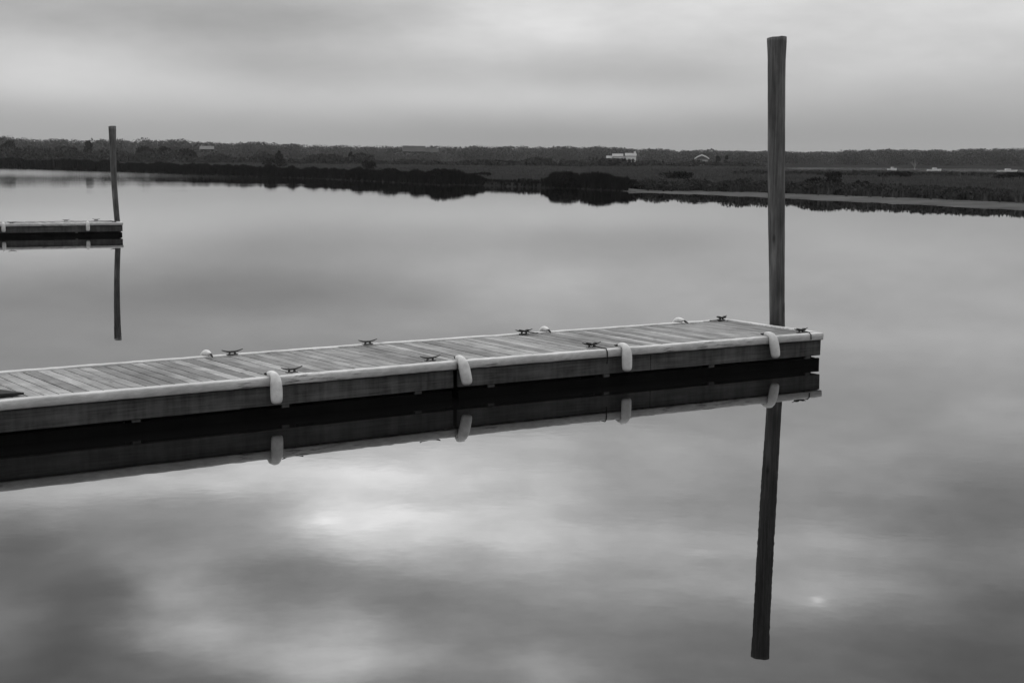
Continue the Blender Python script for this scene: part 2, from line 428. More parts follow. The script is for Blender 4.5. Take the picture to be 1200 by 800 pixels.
def wood(name, n, t0, t1, rfun, hfun, wd, leaf, per, m, label, cat, extra=()):
    allV = []
    for i in range(n+len(extra)):
        th = RNG.uniform(t0, t1); r = rfun(th); h = hfun(th)*RNG.uniform(.8, 1.06)
        if i >= n: th, r, h = extra[i-n]
        w_ = wd*RNG.uniform(.7, 1.4)
        z = float(land_z(np.array([th]), np.array([r]))[0])
        d = RNG.normal(size=(per, 3)); d /= np.linalg.norm(d, axis=1)[:, None]
        p = d*(RNG.uniform(.3, 1, per)**.4)[:, None]*np.array([w_*.5, w_*.5, h*.34])
        p[:, 2] += h*.64
        low = RNG.uniform(0, 1, per) < .25; p[low, 2] *= RNG.uniform(.1, .8, low.sum())
        p += pol(np.array([th]), np.array([r]), np.array([z]))[0]
        allV.append(leaf_quads(p, leaf*RNG.uniform(.8, 1.2)))
    Vq = np.concatenate(allV)
    return tag(np_obj(name, Vq, np.arange(len(Vq)).reshape(-1, 4), M[m]), label, cat, None, 'stuff')
tx = [-30,-18.8,-18.0,-15.9,-12.8,-9.7,-6.5,-3.3,.65,3.3,6.5,8.5,11.4,13.2,15.9,17.2,18.9,30]
te = [19,18.2,17.3,17.2,16.2,14.3,12.2,12.2,13.2,11.8,9.3,8.8,9.2,11.2,11.2,13.2,13.7,14]
def hill(th, r): return CAM_Z + np.interp(th, tx, te)*r/1750*(1+.16*(float(vnoise(th*.8, 31))-.5)+.14*(float(vnoise(th*2.1, 33))-.5))
def far_r(th): return 720+RNG.uniform(0, 1)**1.5*130
def wood_h(th):
    r = 760.; return max(3.5, hill(th, r)-.9)
wood('far_wood', 1400, -27, 27, far_r, wood_h, 9.5, .4, 260, 'leaf_hazed', 'long low wood along the whole skyline', 'wood',
     [(-4.35+.13*k, 668+7*math.sin(k*2.3), 4.5+.7*math.sin(k*1.7)) for k in range(14)]+[(-11.95+.16*k, 575+4*math.sin(k*2.1), 4.3+.5*math.sin(k*1.9)) for k in range(7)])
def thick_r(th): return np.interp(th, [-27,-12,-3,2,9], [600,500,440,420,480])+RNG.uniform(0, 1)*40
def thick_h(th):
    return max(.9, np.interp(th, [-27,-18,-12,-8,-3,0,4,9], [5.2,5.0,4.2,3.6,2.3,2.3,2.5,1.6])*(.35+1.0*float(vnoise(th*1.9, 41))))
wood('scrub_thicket', 520, -27, 9.2, thick_r, thick_h, 6.0, .5, 80, 'scrub', 'dark scrub between the marsh grass and the skyline wood', 'scrub')
def edge_r(th): return float(shore(th))+(.26+.40*float(sstep(4.2, 11, th)))*19.5+RNG.uniform(0, 1)**1.5*9
wood('bank_scrub', 420, 4.3, 27, edge_r, lambda th: (.55+.75*float(vnoise(th*1.3, 53)))*(1-.25*float(sstep(13, 17, th))), 2.6, .14, 75, 'scrub', 'dark fringe of scrub right behind the sand bar', 'scrub')
def right_r(th): return 250+RNG.uniform(0, 1)*45
wood('low_scrub', 150, 8.6, 27, right_r, lambda th: .35+.6*float(vnoise(th*2.2, 47)), 5.5, .3, 60, 'scrub', 'low dark scrub in lines across the right marsh', 'scrub')

# ------------------------------------------------------------------ buildings
def gable(bm, x0, x1, y0, y1, ze, zr, t=.25, oh=.3):
    ym = (y0+y1)/2
    for s in (0, 1):
        ya = y0-oh if s == 0 else y1+oh
        zl = ze-oh*(zr-ze)/((y1-y0)/2)
        q = [(x0-oh, ya, zl), (x1+oh, ya, zl), (x1+oh, ym, zr), (x0-oh, ym, zr)]
        lo = [bm.verts.new((p[0], p[1], p[2])) for p in q]; hi = [bm.verts.new((p[0], p[1], p[2]+t)) for p in q]
        bm.faces.new(lo); bm.faces.new(hi)
        for k in range(4): bm.faces.new((lo[k], lo[(k+1) % 4], hi[(k+1) % 4], hi[k]))
def walls(bm, x0, x1, y0, y1, z0, ze, zr):
    ym = (y0+y1)/2
    p = [[bm.verts.new((x, y, z)) for y, z in ((y0, z0), (y0, ze), (ym, zr), (y1, ze), (y1, z0))] for x in (x0, x1)]
    bm.faces.new(p[0]); bm.faces.new(p[1])
    for k in range(5): bm.faces.new((p[0][k], p[0][(k+1) % 5], p[1][(k+1) % 5], p[1][k]))
def window(parent, x, y, z, w_=.9, h=1.1):
    bm = bmesh.new()
    for bx in ((x-w_/2-.08, x-w_/2, z-h/2, z+h/2), (x+w_/2, x+w_/2+.08, z-h/2, z+h/2), (x-w_/2-.08, x+w_/2+.08, z+h/2, z+h/2+.08), (x-w_/2-.08, x+w_/2+.08, z-h/2-.08, z-h/2), (x-.03, x+.03, z-h/2, z+h/2)):
        box(bm, bx[0], bx[1], y-.07, y-.003, bx[2], bx[3])
    wn = bm_obj('window', bm, M['white'], parent)
    bm = bmesh.new(); box(bm, x-w_/2, x+w_/2, y-.03, y-.002, z-h/2, z+h/2); bm_obj('pane', bm, M['glass'], wn)
def placed(th, r, dz=0.):
    z = float(land_z(np.array([th]), np.array([r]))[0])+dz
    return tuple(pol(np.array([th]), np.array([r]), np.array([z]))[0])
# the white house
h = empty('white_house', placed(4.15, 660), rad(-4.15), 'white house with two gabled blocks and a chimney before the far wood', 'house')
for (x0, x1, y0, y1, ze, zr, fl) in ((-4.2, .2, 0, 6, 3.2, 4.2, 1), (1.4, 6.0, -.4, 5.6, 3.4, 4.5, 1), (-6.8, -4.25, .6, 5, 2.4, 3.3, 1), (.2, 1.4, 1.6, 5, 2.4, 3.0, 1)):
    bm = bmesh.new(); walls(bm, x0, x1, y0, y1, -.3, ze, zr); bm_obj('wall', bm, M['white'], h)
    bm = bmesh.new(); gable(bm, x0, x1, y0, y1, ze+.02, zr+.02, .18, .25); bm_obj('roof', bm, M['roof'], h)
    for k in range(2 if x1-x0 > 2 else 0):
        xx = x0+(x1-x0)*(.28+.44*k)
        window(h, xx, y0, 1.7)
        if fl == 2: window(h, xx, y0, 3.9)
bm = bmesh.new(); box(bm, 5.0, 5.9, 2.2, 3.1, 3.0, 5.3, .04); box(bm, 4.92, 5.98, 2.12, 3.18, 5.3, 5.45, .03); bm_obj('chimney', bm, M['white'], h)
# little gabled house
h = empty('gabled_house', placed(7.15, 560), rad(-7.15), 'small house whose pale peaked roof shows over the marsh scrub', 'house')
bm = bmesh.new(); walls(bm, -2.2, 2.2, 0, 3.8, -.2, 2.0, 2.9); o = bm_obj('wall', bm, M['roof'], h)
bm = bmesh.new()
for s in (-1, 1):
    q = [(0, -.5, 3.6), (s*1.5, -.5, 3.0), (s*2.7, -.5, 2.2)]
    for p0, p1 in zip(q, q[1:]):
        vs = [bm.verts.new(v) for v in (p0, p1, (p1[0], 4.3, p1[2]), (p0[0], 4.3, p0[2]))]
        vt = [bm.verts.new((v.co.x, v.co.y, v.co.z+.5)) for v in vs]
        bm.faces.new(vs); bm.faces.new(vt)
        for k in range(4): bm.faces.new((vs[k], vs[(k+1) % 4], vt[(k+1) % 4], vt[k]))
bm_obj('roof', bm, M['white'], h); window(h, -.9, 0, 1.3, .8, .9); window(h, .9, 0, 1.3, .8, .9)
# barn with the broad pale roof
h = empty('barn', placed(-3.6, 690), rad(3.6), 'long barn with a broad pale grey roof against the far wood', 'barn')
bm = bmesh.new(); walls(bm, -7, 3, 0, 9, -.3, 4.9, 7.3); walls(bm, 3.05, 9, 1, 8, -.3, 4.6, 6.3); bm_obj('wall', bm, M['dark_wall'], h)
bm = bmesh.new(); gable(bm, -7, 3, 0, 9, 4.92, 7.32, .2, .3); gable(bm, 3.4, 9, 1, 8, 4.62, 6.32, .18, .25); bm_obj('roof', bm, M['pale'], h)
# cottage on the left, mostly its roof
h = empty('cottage', placed(-11.5, 590), rad(11.5), 'cottage showing only a small bright rooftop among the left trees', 'house')
bm = bmesh.new(); walls(bm, -2.5, 2.5, 0, 5, -.3, 5.0, 6.1); bm_obj('wall', bm, M['dark_wall'], h)
bm = bmesh.new(); gable(bm, -2.5, 2.5, 0, 5, 5.02, 6.12, .15, .25); bm_obj('roof', bm, M['tile'], h)
# boats on the far channel
def boat(th, r, ln, label):
    e = empty('motor_boat', placed(th, r)[:2]+(0.,), rad(-th+8), label, 'boat', 'white boats on the far channel')
    bm = bmesh.new(); st = []
    for t, wd, zt in ((0, .78, .5), (.3, .9, .5), (.65, .8, .55), (.88, .4, .62), (1., .04, .7)):
        x = (t-.5)*ln
        st.append([bm.verts.new(v) for v in ((x, -wd, zt), (x, -wd*.75, -.1), (x, 0, -.2), (x, wd*.75, -.1), (x, wd, zt))])
    for s0, s1 in zip(st, st[1:]):
        for k in range(5): bm.faces.new((s0[k], s0[(k+1) % 5], s1[(k+1) % 5], s1[k]))
    bm.faces.new(st[0]); bm.faces.new(st[-1]); bm_obj('hull', bm, M['white'], e)
    bm = bmesh.new(); box(bm, -ln*.12, ln*.16, -.55, .55, .5, .98, .1); bm_obj('cabin', bm, M['white'], e)
    bm = bmesh.new(); box(bm, -ln*.08, ln*.12, -.565, -.552, .72, .88); bm_obj('window', bm, M['glass'], e)
boat(14.15, 500, 2.9, 'smallest white boat on the far channel, nearest the tall piling')
boat(15.65, 480, 4.2, 'white boat on the far channel just right of the bare pale tree')
boat(18.2, 455, 5.6, 'white boat on the far channel at the right edge of the view')
# bare pale tree on the channel shore
e = empty('bare_tree', placed(14.95, 545, -.1), 0, 'bare pale forked tree standing on the far channel shore', 'tree')
bm = bmesh.new(); tube(bm, [(0,0,-.8),(.1,0,.9),(.0,0,1.6)], [.2,.17,.14], 6); bm_obj('trunk', bm, M['pale_bark'], e)
bm = bmesh.new()
for s in range(14):
    an = RNG.uniform(0, 2*PI); sp = RNG.uniform(.5, 1.9)
    tube(bm, [(0,0,1.3+s*.04),(math.cos(an)*sp*.5, math.sin(an)*sp*.5, 2.4),(math.cos(an)*sp, math.sin(an)*sp, RNG.uniform(3., 4.4))], [.09,.06,.02], 5)
bm_obj('limbs', bm, M['pale_bark'], e)

# ------------------------------------------------------------------ docks
TOP = .545; W = 2.45; PW = .1905
def sec_deck(parent, x0, x1, loc=(0,0,0), rz=0, extra=0.):
    bm = bmesh.new()
    k0 = math.floor(x0/PW); k1 = math.ceil(x1/PW)
    for k in range(k0, k1):
        xa = max(x0, k*PW)+.007; xb = min(x1, (k+1)*PW)-.007
        if xb-xa < .02: continue
        z = TOP-.012+random.uniform(-.003, .003)
        box(bm, xa+random.uniform(0, .003), xb-random.uniform(0, .003), .09+random.uniform(-.004, .004), W-.09, z-.04, z, .003)
    if extra:
        vs = [bm.verts.new(v) for v in ((x1-.02, .1, TOP-.05), (x1-.02, W-.1, TOP-.05), (x1+extra, W-.1, TOP-.05), (x1-.02, .1, TOP-.012), (x1-.02, W-.1, TOP-.012), (x1+extra, W-.1, TOP-.012))]
        bm.faces.new(vs[:3]); bm.faces.new(vs[3:])
        for k in range(3): bm.faces.new((vs[k], vs[(k+1) % 3], vs[3+(k+1) % 3], vs[3+k]))
    o = bm_obj('deck', bm, M['deck'], parent); o.location = loc; o.rotation_euler.z = rz
    return o
def strip(parent, p0, p1, loc, rz):
    """rounded rub strip from p0 to p1 (local xy), its outer side to the right of the direction"""
    p0 = Vector((*p0, 0)); p1 = Vector((*p1, 0)); d = p1-p0; n = max(2, int(d.length/.12)); out = Vector((d.y, -d.x, 0)).normalized()
    prof = [(-.095, TOP-.03), (-.095, TOP+.004), (-.086, TOP+.011), (.018, TOP+.012), (.034, TOP+.006), (.041, TOP-.008), (.042, TOP-.05), (.036, TOP-.098), (.028, TOP-.11), (-.01, TOP-.11), (-.01, TOP-.03)]
    bm = bmesh.new(); rings = []
    for i in range(n+1):
        q = p0+d*i/n; wv = .004*math.sin(i*.7+p0.x)+random.uniform(-.004, .004); wz = random.uniform(-.0025, .0025)
        rings.append([bm.verts.new((q.x+out.x*(o_+wv*(o_ > 0)), q.y+out.y*(o_+wv*(o_ > 0)), z+wz)) for o_, z in prof])
    m = len(prof)
    for a0, a1 in zip(rings, rings[1:]):
        for k in range(m): bm.faces.new((a0[k], a0[(k+1) % m], a1[(k+1) % m], a1[k]))
    bm.faces.new(rings[0]); bm.faces.new(rings[-1])
    o = bm_obj('edge_strip', bm, M['trim'], parent, True); o.location = loc; o.rotation_euler.z = rz
    return o
def board(parent, name, x0, x1, y0, y1, z0, z1, m, loc, rz, bev=.008):
    bm = bmesh.new(); box(bm, x0, x1, y0, y1, z0, z1, bev, .002)
    o = bm_obj(name, bm, m, parent); o.location = loc; o.rotation_euler.z = rz
    return o
def section(parent, x0, x1, loc, rz, end, extra=0., splits=()):
    sec_deck(parent, x0, x1-(.09 if end else 0), loc, rz, extra)
    strip(parent, (x0+.01, 0), (x1-(0 if end else .012), 0), loc, rz)
    strip(parent, (x1-(0 if end else .0)+extra, W), (x0, W), loc, rz)
    if end: strip(parent, (x1, .098), (x1, W-.098), loc, rz)
    cuts = [x0+.03]+list(splits)+[x1-(.0 if end else .03)]
    for a, b in zip(cuts, cuts[1:]):
        g = .004
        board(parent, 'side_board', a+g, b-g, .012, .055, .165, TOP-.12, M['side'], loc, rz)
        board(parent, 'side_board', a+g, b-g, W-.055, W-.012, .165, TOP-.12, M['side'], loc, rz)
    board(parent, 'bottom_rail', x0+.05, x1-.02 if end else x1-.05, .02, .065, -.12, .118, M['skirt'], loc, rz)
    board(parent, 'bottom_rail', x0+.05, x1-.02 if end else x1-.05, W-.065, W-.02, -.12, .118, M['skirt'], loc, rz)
    if end:
        board(parent, 'side_board', x1-.055, x1-.012, .06, W-.06, .165, TOP-.12, M['side'], loc, rz)
        board(parent, 'bottom_rail', x1-.065, x1-.025, .12, W-.12, -.12, .118, M['skirt'], loc, rz)
    xb = x0+.55
    while xb < x1-.3:                                   # hangers that show in the slot under the side boards
        for y0_, y1_ in ((.018, .06), (W-.06, W-.018)):
            board(parent, 'hanger', xb, xb+.11, y0_, y1_, .119, .164, M['side'], loc, rz, .004)
        xb += 2.9+.9*math.sin(xb*3)
    n = max(1, round((x1-x0)/2.4)); st = (x1-x0)/n
    for k in range(n):
        board(parent, 'float_drum', x0+k*st+.12, x0+(k+1)*st-.12, .10, W-.10, -.3, TOP-.07, M['float'], loc, rz, .03)
def cleat_mesh():
    bm = bmesh.new()
    xs = [-.17, -.13, -.085, -.03, .03, .085, .13, .17]; zs = [.074, .060, .049, .043, .043, .049, .060, .074]; rs = [.006, .010, .013, .016, .016, .013, .010, .006]
    tube(bm, [(x, 0, z) for x, z in zip(xs, zs)], rs, 8)
    for s in (-1, 1): tube(bm, [(s*.046, 0, 0.004), (s*.042, 0, .022), (s*.036, 0, .042)], [.022, .015, .016], 8)
    box(bm, -.085, .085, -.03, .03, -.004, .009, .004)
    return bm
CL = None
def cleat(parent, x, y, loc=(0,0,0), rz=0, turn=0.):
    global CL
    if CL is None:
        CL = bm_obj('cleat', cleat_mesh(), M['iron'], parent, False); o = CL
    else:
        o = CL.copy(); C.objects.link(o); o.parent = parent
    v = Matrix.Rotation(rz, 3, 'Z') @ Vector((x, y, 0))+Vector(loc)
    o.location = (v.x, v.y, TOP+.012); o.rotation_euler.z = rz+turn
    return o
# near dock: two hinged lengths; local x runs toward the free end, y away from the camera side
AZ = rad(32.36); LJ = -7.20; BEND = rad(2.64); L2 = -9.6
dock = empty('floating_dock', (5.281, 25.292, 0), AZ, 'long weathered plank dock floating across the near water, pale rub strips and black cleats', 'dock', 'floating docks')
section(dock, LJ, 0, (0,0,0), 0, True, 0, (-3.65,))
J = (LJ-.012, 0, 0)
section(dock, L2, 0, J, BEND, False, .10, (-3.4, -7.0))
for x, y, t in ((-.33, .16, .1), (-4.58, .32, -.05), (-4.54, W-.12, .02), (-.23, W-.10, .3)): cleat(dock, x, y, (0,0,0), 0, t)
for x, y, t in ((-2.51, .24, .1), (-.30, .22, -.05), (-2.42, W-.08, .0), (-.02+LJ+7.1, W-.08, .03)): cleat(dock, x, y, J, BEND, t)

FEN = None
def dock_fender(base, rz_base, x, y, inward, loc, rz, label, swing=0., yaw=0.):
    """soft white fender bent over the dock edge: a short leg on the deck, a long one hanging outside"""
    global FEN
    if FEN is None:
        e = empty('dock_fender', (0,0,0), 0, label, 'fender', 'white fenders over the dock edges')
        bm = bmesh.new(); r0 = .088
        ctr = [(0, .125, .022), (0, .11, .027), (0, .07, .034), (0, .02, .041), (0, -.04, .038), (0, -.085, .018), (0, -.110, -.02), (0, -.119, -.065), (0, -.122, -.12), (0, -.122, -.19), (0, -.121, -.26), (0, -.120, -.31), (0, -.119, -.338), (0, -.118, -.350), (0, -.118, -.354)]
        rs = [.010, .026, .036, .043, .052, .062, .074, .083, .087, .088, .087, .083, .068, .040, .008]
        tube(bm, ctr, rs, 14)
        for v in bm.verts:
            if v.co.z < .03: v.co.y = (v.co.y+.12)*.82-.12
        b = bm_obj('body', bm, M['fender'], e, True)
        md = b.modifiers.new('soft', 'SUBSURF'); md.levels = 1; md.render_levels = 1
        bm = bmesh.new(); tube(bm, [(0, .125, .030), (.01, .18, .016), (.03, .25, .012)], [.018, .016, .01], 6)
        bm_obj('tie', bm, M['rope'], e)
        FEN = e
    else:
        e = dup(FEN); e['label'] = label
    v = Matrix.Rotation(rz, 3, 'Z') @ Vector((x, y, 0))+Vector(loc)
    v = Matrix.Rotation(rz_base, 3, 'Z') @ v + Vector(base)
    e.location = (v.x, v.y, TOP+.012)
    e.rotation_euler = (0, swing, rz_base+rz+yaw+(PI if inward < 0 else 0))
    return e
BASE = (5.281, 25.292, 0)
dock_fender(BASE, AZ, -1.20, 0, 1, (0,0,0), 0, 'white fender on the near dock front edge closest to the tall piling', -.20, -.08)
dock_fender(BASE, AZ, -4.22, 0, 1, (0,0,0), 0, 'straight white fender on the front edge, second from the near dock free end', -.03, -.02)
dock_fender(BASE, AZ, -7.15, 0, 1, (0,0,0), 0, 'tilted white fender hanging beside the dark joint in the middle of the near dock', -.22, -.12)
dock_fender(BASE, AZ, -2.93, 0, 1, J, BEND, 'leftmost white fender hanging on the front edge of the near dock', -.02, .05)
dock_fender(BASE, AZ, -1.12, W, -1, (0,0,0), 0, 'white fender humped over the back edge of the near dock closest to the tall piling', .0, .05)
dock_fender(BASE, AZ, -4.03, W, -1, (0,0,0), 0, 'white fender humped over the back edge beside a roped cleat at mid dock', .0, -.1)
dock_fender(BASE, AZ, -2.78, W, -1, J, BEND, 'leftmost white fender humped over the back edge of the near dock', .0, .0)

# bits of mooring line on the cleats
def rope(x, y, label, tail, seed, rz=AZ, base=BASE, turn=0.):
    rg = random.Random(seed)
    v = Matrix.Rotation(rz, 3, 'Z') @ Vector((x, y, 0))+Vector(base)
    bm = bmesh.new(); pts = []
    for k in range(34):                       # figure-of-eight turns round the horns
        a = k/33*4*PI
        pts.append((.085*math.sin(a)+rg.uniform(-.006, .006), .036*math.sin(2*a)+rg.uniform(-.006, .006), .028+.022*abs(math.sin(a))+.02*k/33))
    pts += tail
    tube(bm, pts, .009, 6)
    o = bm_obj('mooring_line', bm, M['rope'], None, True)
    o.location = (v.x, v.y, TOP+.012); o.rotation_euler.z = rz+turn
    return tag(o, label, 'rope', 'short lines tied on the cleats')
rope(-4.58, .32, 'dark line on the front cleat at mid dock, its tail hanging over the side', [(.02, -.1, .02), (.03, -.25, .012), (.03, -.345, .014), (.033, -.372, -.03), (.036, -.378, -.12), (.04, -.36, -.22)], 1)
rope(-4.54, W-.12, 'tangled dark line on the back cleat beside the humped fender at mid dock', [(.1, -.05, .02), (.16, -.12, .012), (.22, -.1, .012)], 2)
rope(-.23, W-.10, 'dark line on the back cleat at the free end of the near dock', [(-.1, -.05, .02), (-.2, -.08, .012), (-.33, -.06, .012)], 3)
rope(-.33, .16, 'dark line on the front corner cleat of the near dock, tail dropping over the edge', [(.04, -.08, .02), (.03, -.17, .014), (.03, -.215, -.02), (.03, -.22, -.1)], 4)

# ramp plate reaching in at the left edge
e = bpy.data.objects.new('ramp_plate', None)
pv = Matrix.Rotation(AZ, 3, 'Z') @ (Matrix.Rotation(BEND, 3, 'Z') @ Vector((-6.12, .33, 0))+Vector(J)) + Vector(BASE)
bm = bmesh.new()
q = [(0, 0), (-.18, .32), (-.6, .62), (-1.9, .75), (-1.9, -.12), (-.6, -.10)]
lo = [bm.verts.new((x, y, .004+.0*x)) for x, y in q]; hi = [bm.verts.new((x, y, .03-.045*max(x, -1.0))) for x, y in q]
bm.faces.new(lo[::-1]); bm.faces.new(hi)
for k in range(len(q)): bm.faces.new((lo[k], lo[(k+1) % 6], hi[(k+1) % 6], hi[k]))
bpy.data.objects.remove(e)
o = bm_obj('ramp_plate', bm, M['plate']); o.location = (pv.x, pv.y, TOP); o.rotation_euler.z = AZ+BEND
tag(o, 'dark wedge shaped ramp plate lying on the near dock planks at the left edge', 'ramp plate')

# far dock
FA = rad(24.75); FB = (-17.03, 65.32, 0)
fd = empty('floating_dock', FB, FA, 'short far dock floating at the left edge of the view beside the far piling', 'dock', 'floating docks')
section(fd, -6.0, 0, (0,0,0), 0, True, 0, (-2.9,)); section(fd, -6.0, 0, (-6.012, 0, 0), 0, False, 0, ())
for x, y in ((-.34, .72-.5), (-.75, W-.12), (-2.1, W-.4), (-4.6, .2), (-5.2, W-.12)): cleat(fd, x, y)
dock_fender(FB, FA, -1.50, 0, 1, (0,0,0), 0, 'white fender on the far dock nearest the far piling', 0, 0)
dock_fender(FB, FA, -4.97, 0, 1, (0,0,0), 0, 'white fender on the far dock at the left frame edge', 0, 0)

# ------------------------------------------------------------------ pilings
def piling(loc, prof, lean, bow, label, seed):
    rg = random.Random(seed); bm = bmesh.new(); rings = []; seg = 28
    zs = []
    z = -2.0; top = prof[-1][0]
    while z < top: zs.append(z); z += .16
    zs.append(top)
    pr = np.array(prof)
    for z in zs:
        r = float(np.interp(z, pr[:, 0], pr[:, 1])); t = z/top
        cx = lean[0]*t+bow*math.sin(max(t, 0)*PI); cy = lean[1]*t
        ring = []
        for k in range(seg):
            a = 2*PI*k/seg
            rr_ = r*(1+.022*math.sin(3*a+z*.5+seed)+.016*math.sin(7*a-z*.3)+.012*math.sin(11*a+z*1.7)+rg.uniform(-.012, .012))
            ring.append(bm.verts.new((cx+rr_*math.cos(a), cy+rr_*math.sin(a), z+(.02*math.cos(a+1)+rg.uniform(-.006, .006) if z == top else 0))))
        rings.append(ring)
    for a0, a1 in zip(rings, rings[1:]):
        for k in range(seg): bm.faces.new((a0[k], a0[(k+1) % seg], a1[(k+1) % seg], a1[k]))
    cap = bm.faces.new(rings[-1]); bmesh.ops.inset_region(bm, faces=[cap], thickness=.02, depth=-.006)
    bm.faces.new(rings[0][::-1])
    o = bm_obj('piling', bm, M['pile'], None, True); o.location = loc
    m = o.data
    for p in m.polygons:
        if abs(p.normal.z) > .7: p.use_smooth = False
    return tag(o, label, 'piling', 'wooden pilings beside the docks')
piling((4.765, 26.56, 0), [(-2, .135), (0, .135), (1, .135), (2.6, .148), (4., .150), (5.2, .156), (5.45, .168), (5.58, .171)], (-.165, 0), -.015, 'tall weathered wooden piling at the free end of the near dock', 2)
piling((-17.5, 66.35, 0), [(-2, .12), (0, .12), (2, .125), (3.8, .14), (4.3, .155), (4.72, .165)], (-.14, 0), -.06, 'smaller distant wooden piling at the end of the far dock', 7)

# ------------------------------------------------------------------ air
HZ = 2650
bm = bmesh.new(); box(bm, -HZ, HZ, -HZ, HZ, -3.0, 26)
m = bpy.data.materials.new('haze_air'); m.use_nodes = True; nt = m.node_tree
nt.nodes.remove(nt.nodes['Principled BSDF'])
pvn = nt.nodes.new('ShaderNodeVolumePrincipled'); pvn.inputs['Color'].default_value = (.9, .9, .9, 1); pvn.inputs['Density'].default_value = .00009
L(nt, pvn.outputs[0], nt.nodes['Material Output'].inputs['Volume'])
tag(bm_obj('haze', bm, m), 'thin grey haze over the marsh', 'haze', None, 'stuff')

# ------------------------------------------------------------------ sky
BLOBS = [(-0.0576, 0.2433, 0.09, 0.025, 0.939), (-0.0989, 0.3329, 0.09, 0.025, 0.526), (0.142, 0.0811, 0.16, 0.03, 0.176), (0.1469, 0.2833, 0.07, 0.012, 0.441), (-0.3168, 0.2646, 0.04, 0.018, -0.138), (-0.2122, 0.0381, 0.14, 0.01, 0.184), (-0.1611, 0.2123, 0.14, 0.01, 0.655), (0.3317, 0.3177, 0.04, 0.018, -0.552), (-0.3082, 0.3288, 0.04, 0.018, -0.485), (0.3271, 0.2226, 0.04, 0.018, -0.598), (-0.1788, 0.0912, 0.07, 0.012, -0.223), (-0.2138, 0.3119, 0.03, 0.012, 0.719), (0.0004, 0.1913, 0.14, 0.01, 0.474), (0.0251, 0.3418, 0.03, 0.012, 0.533), (0.3349, 0.2753, 0.03, 0.012, -0.558), (0.1917, 0.2534, 0.14, 0.01, 0.385), (-0.2244, 0.2815, 0.03, 0.012, 0.558), (-0.1562, 0.2708, 0.03, 0.012, -0.409), (0.2595, 0.1338, 0.16, 0.03, 0.12), (-0.3208, 0.0697, 0.07, 0.012, 0.152), (-0.2912, 0.3039, 0.03, 0.012, -0.427), (-0.0013, 0.0883, 0.07, 0.012, 0.265), (-0.157, 0.331, 0.03, 0.012, 0.552), (-0.1974, 0.3397, 0.03, 0.012, -0.244), (0.2097, 0.2853, 0.03, 0.012, 0.318), (0.0564, 0.0369, 0.14, 0.01, 0.278), (0.2858, 0.2528, 0.03, 0.012, -0.264), (-0.332, 0.2474, 0.03, 0.012, -0.52), (-0.2795, 0.2781, 0.03, 0.012, -0.531), (-0.2287, 0.2265, 0.03, 0.012, -0.182), (-0.0285, 0.2197, 0.03, 0.012, -0.228), (-0.2963, 0.0511, 0.07, 0.012, 0.265), (0.2219, 0.0145, 0.14, 0.01, -0.087), (-0.0989, 0.3329, 0.03, 0.012, 0.446), (0.0599, 0.2973, 0.04, 0.018, 0.193), (-0.1728, 0.2342, 0.03, 0.012, -0.238), (-0.1272, 0.2467, 0.03, 0.012, 0.304), (-0.1161, 0.3024, 0.03, 0.012, 0.395), (-0.0869, 0.292, 0.03, 0.012, -0.319), (0.3242, 0.1579, 0.03, 0.012, 0.25), (0.2576, 0.2276, 0.03, 0.012, -0.136), (-0.3232, 0.296, 0.03, 0.012, 0.236), (-0.1464, 0.0577, 0.07, 0.012, -0.145), (0.3066, 0.1153, 0.14, 0.01, 0.22), (0.3182, 0.0883, 0.07, 0.012, 0.125), (0.261, 0.3139, 0.04, 0.018, -0.141), (0.0126, 0.2646, 0.03, 0.012, 0.148), (0.2472, 0.0551, 0.07, 0.012, 0.165), (-0.0461, 0.0687, 0.07, 0.012, 0.168), (0.0605, 0.3412, 0.03, 0.012, 0.185), (0.0832, 0.0556, 0.07, 0.012, -0.155), (0.2595, 0.2764, 0.03, 0.012, 0.109), (-0.3155, 0.0899, 0.07, 0.012, -0.153), (-0.1031, 0.0887, 0.07, 0.012, -0.21), (0.0585, 0.1963, 0.03, 0.012, -0.18), (-0.069, 0.1115, 0.14, 0.01, 0.092), (0.2212, 0.0363, 0.07, 0.012, -0.139), (-0.0008, 0.0135, 0.07, 0.012, -0.091)]
SUN_EL, SUN_AZ = rad(48), rad(8)          # behind the cloud, ahead of the camera
wd = bpy.data.worlds.new('World'); bpy.context.scene.world = wd; wd.use_nodes = True
nt = wd.node_tree; bg = nt.nodes['Background']; bg.inputs['Strength'].default_value = .1
tc = nt.nodes.new('ShaderNodeTexCoord'); D = tc.outputs['Generated']
sp = N(nt, 'ShaderNodeSeparateXYZ'); L(nt, D, sp.inputs[0])
az = math_n(nt, 'ARCTAN2', sp.outputs[0], sp.outputs[1]); el = math_n(nt, 'ARCSINE', sp.outputs[2])
cb = N(nt, 'ShaderNodeCombineXYZ'); L(nt, az, cb.inputs[0]); L(nt, el, cb.inputs[1]); AE = cb.outputs[0]
# soft billow: the cloud coordinates are warped by noise before the large masses are laid out
def cnoise(scale, detail, ms):
    mp = N(nt, 'ShaderNodeMapping'); mp.inputs['Scale'].default_value = ms; L(nt, AE, mp.inputs[0])
    n = N(nt, 'ShaderNodeTexNoise'); n.inputs['Scale'].default_value = scale; n.inputs['Detail'].default_value = detail; n.inputs['Roughness'].default_value = .55
    L(nt, mp.outputs[0], n.inputs['Vector']); return n
wn = cnoise(11., 7, (1., 2.2, 1.))
wv = vec_n(nt, 'SUBTRACT', wn.outputs['Color'], (.5, .5, .5)); wv = vec_n(nt, 'MULTIPLY', wv.outputs[0], (.075, .026, 0))
wsc = N(nt, 'ShaderNodeVectorMath', operation='SCALE'); L(nt, wv.outputs[0], wsc.inputs[0]); L(nt, maprange(nt, el, .05, .2, .4, 1., True), wsc.inputs['Scale']); wv = wsc
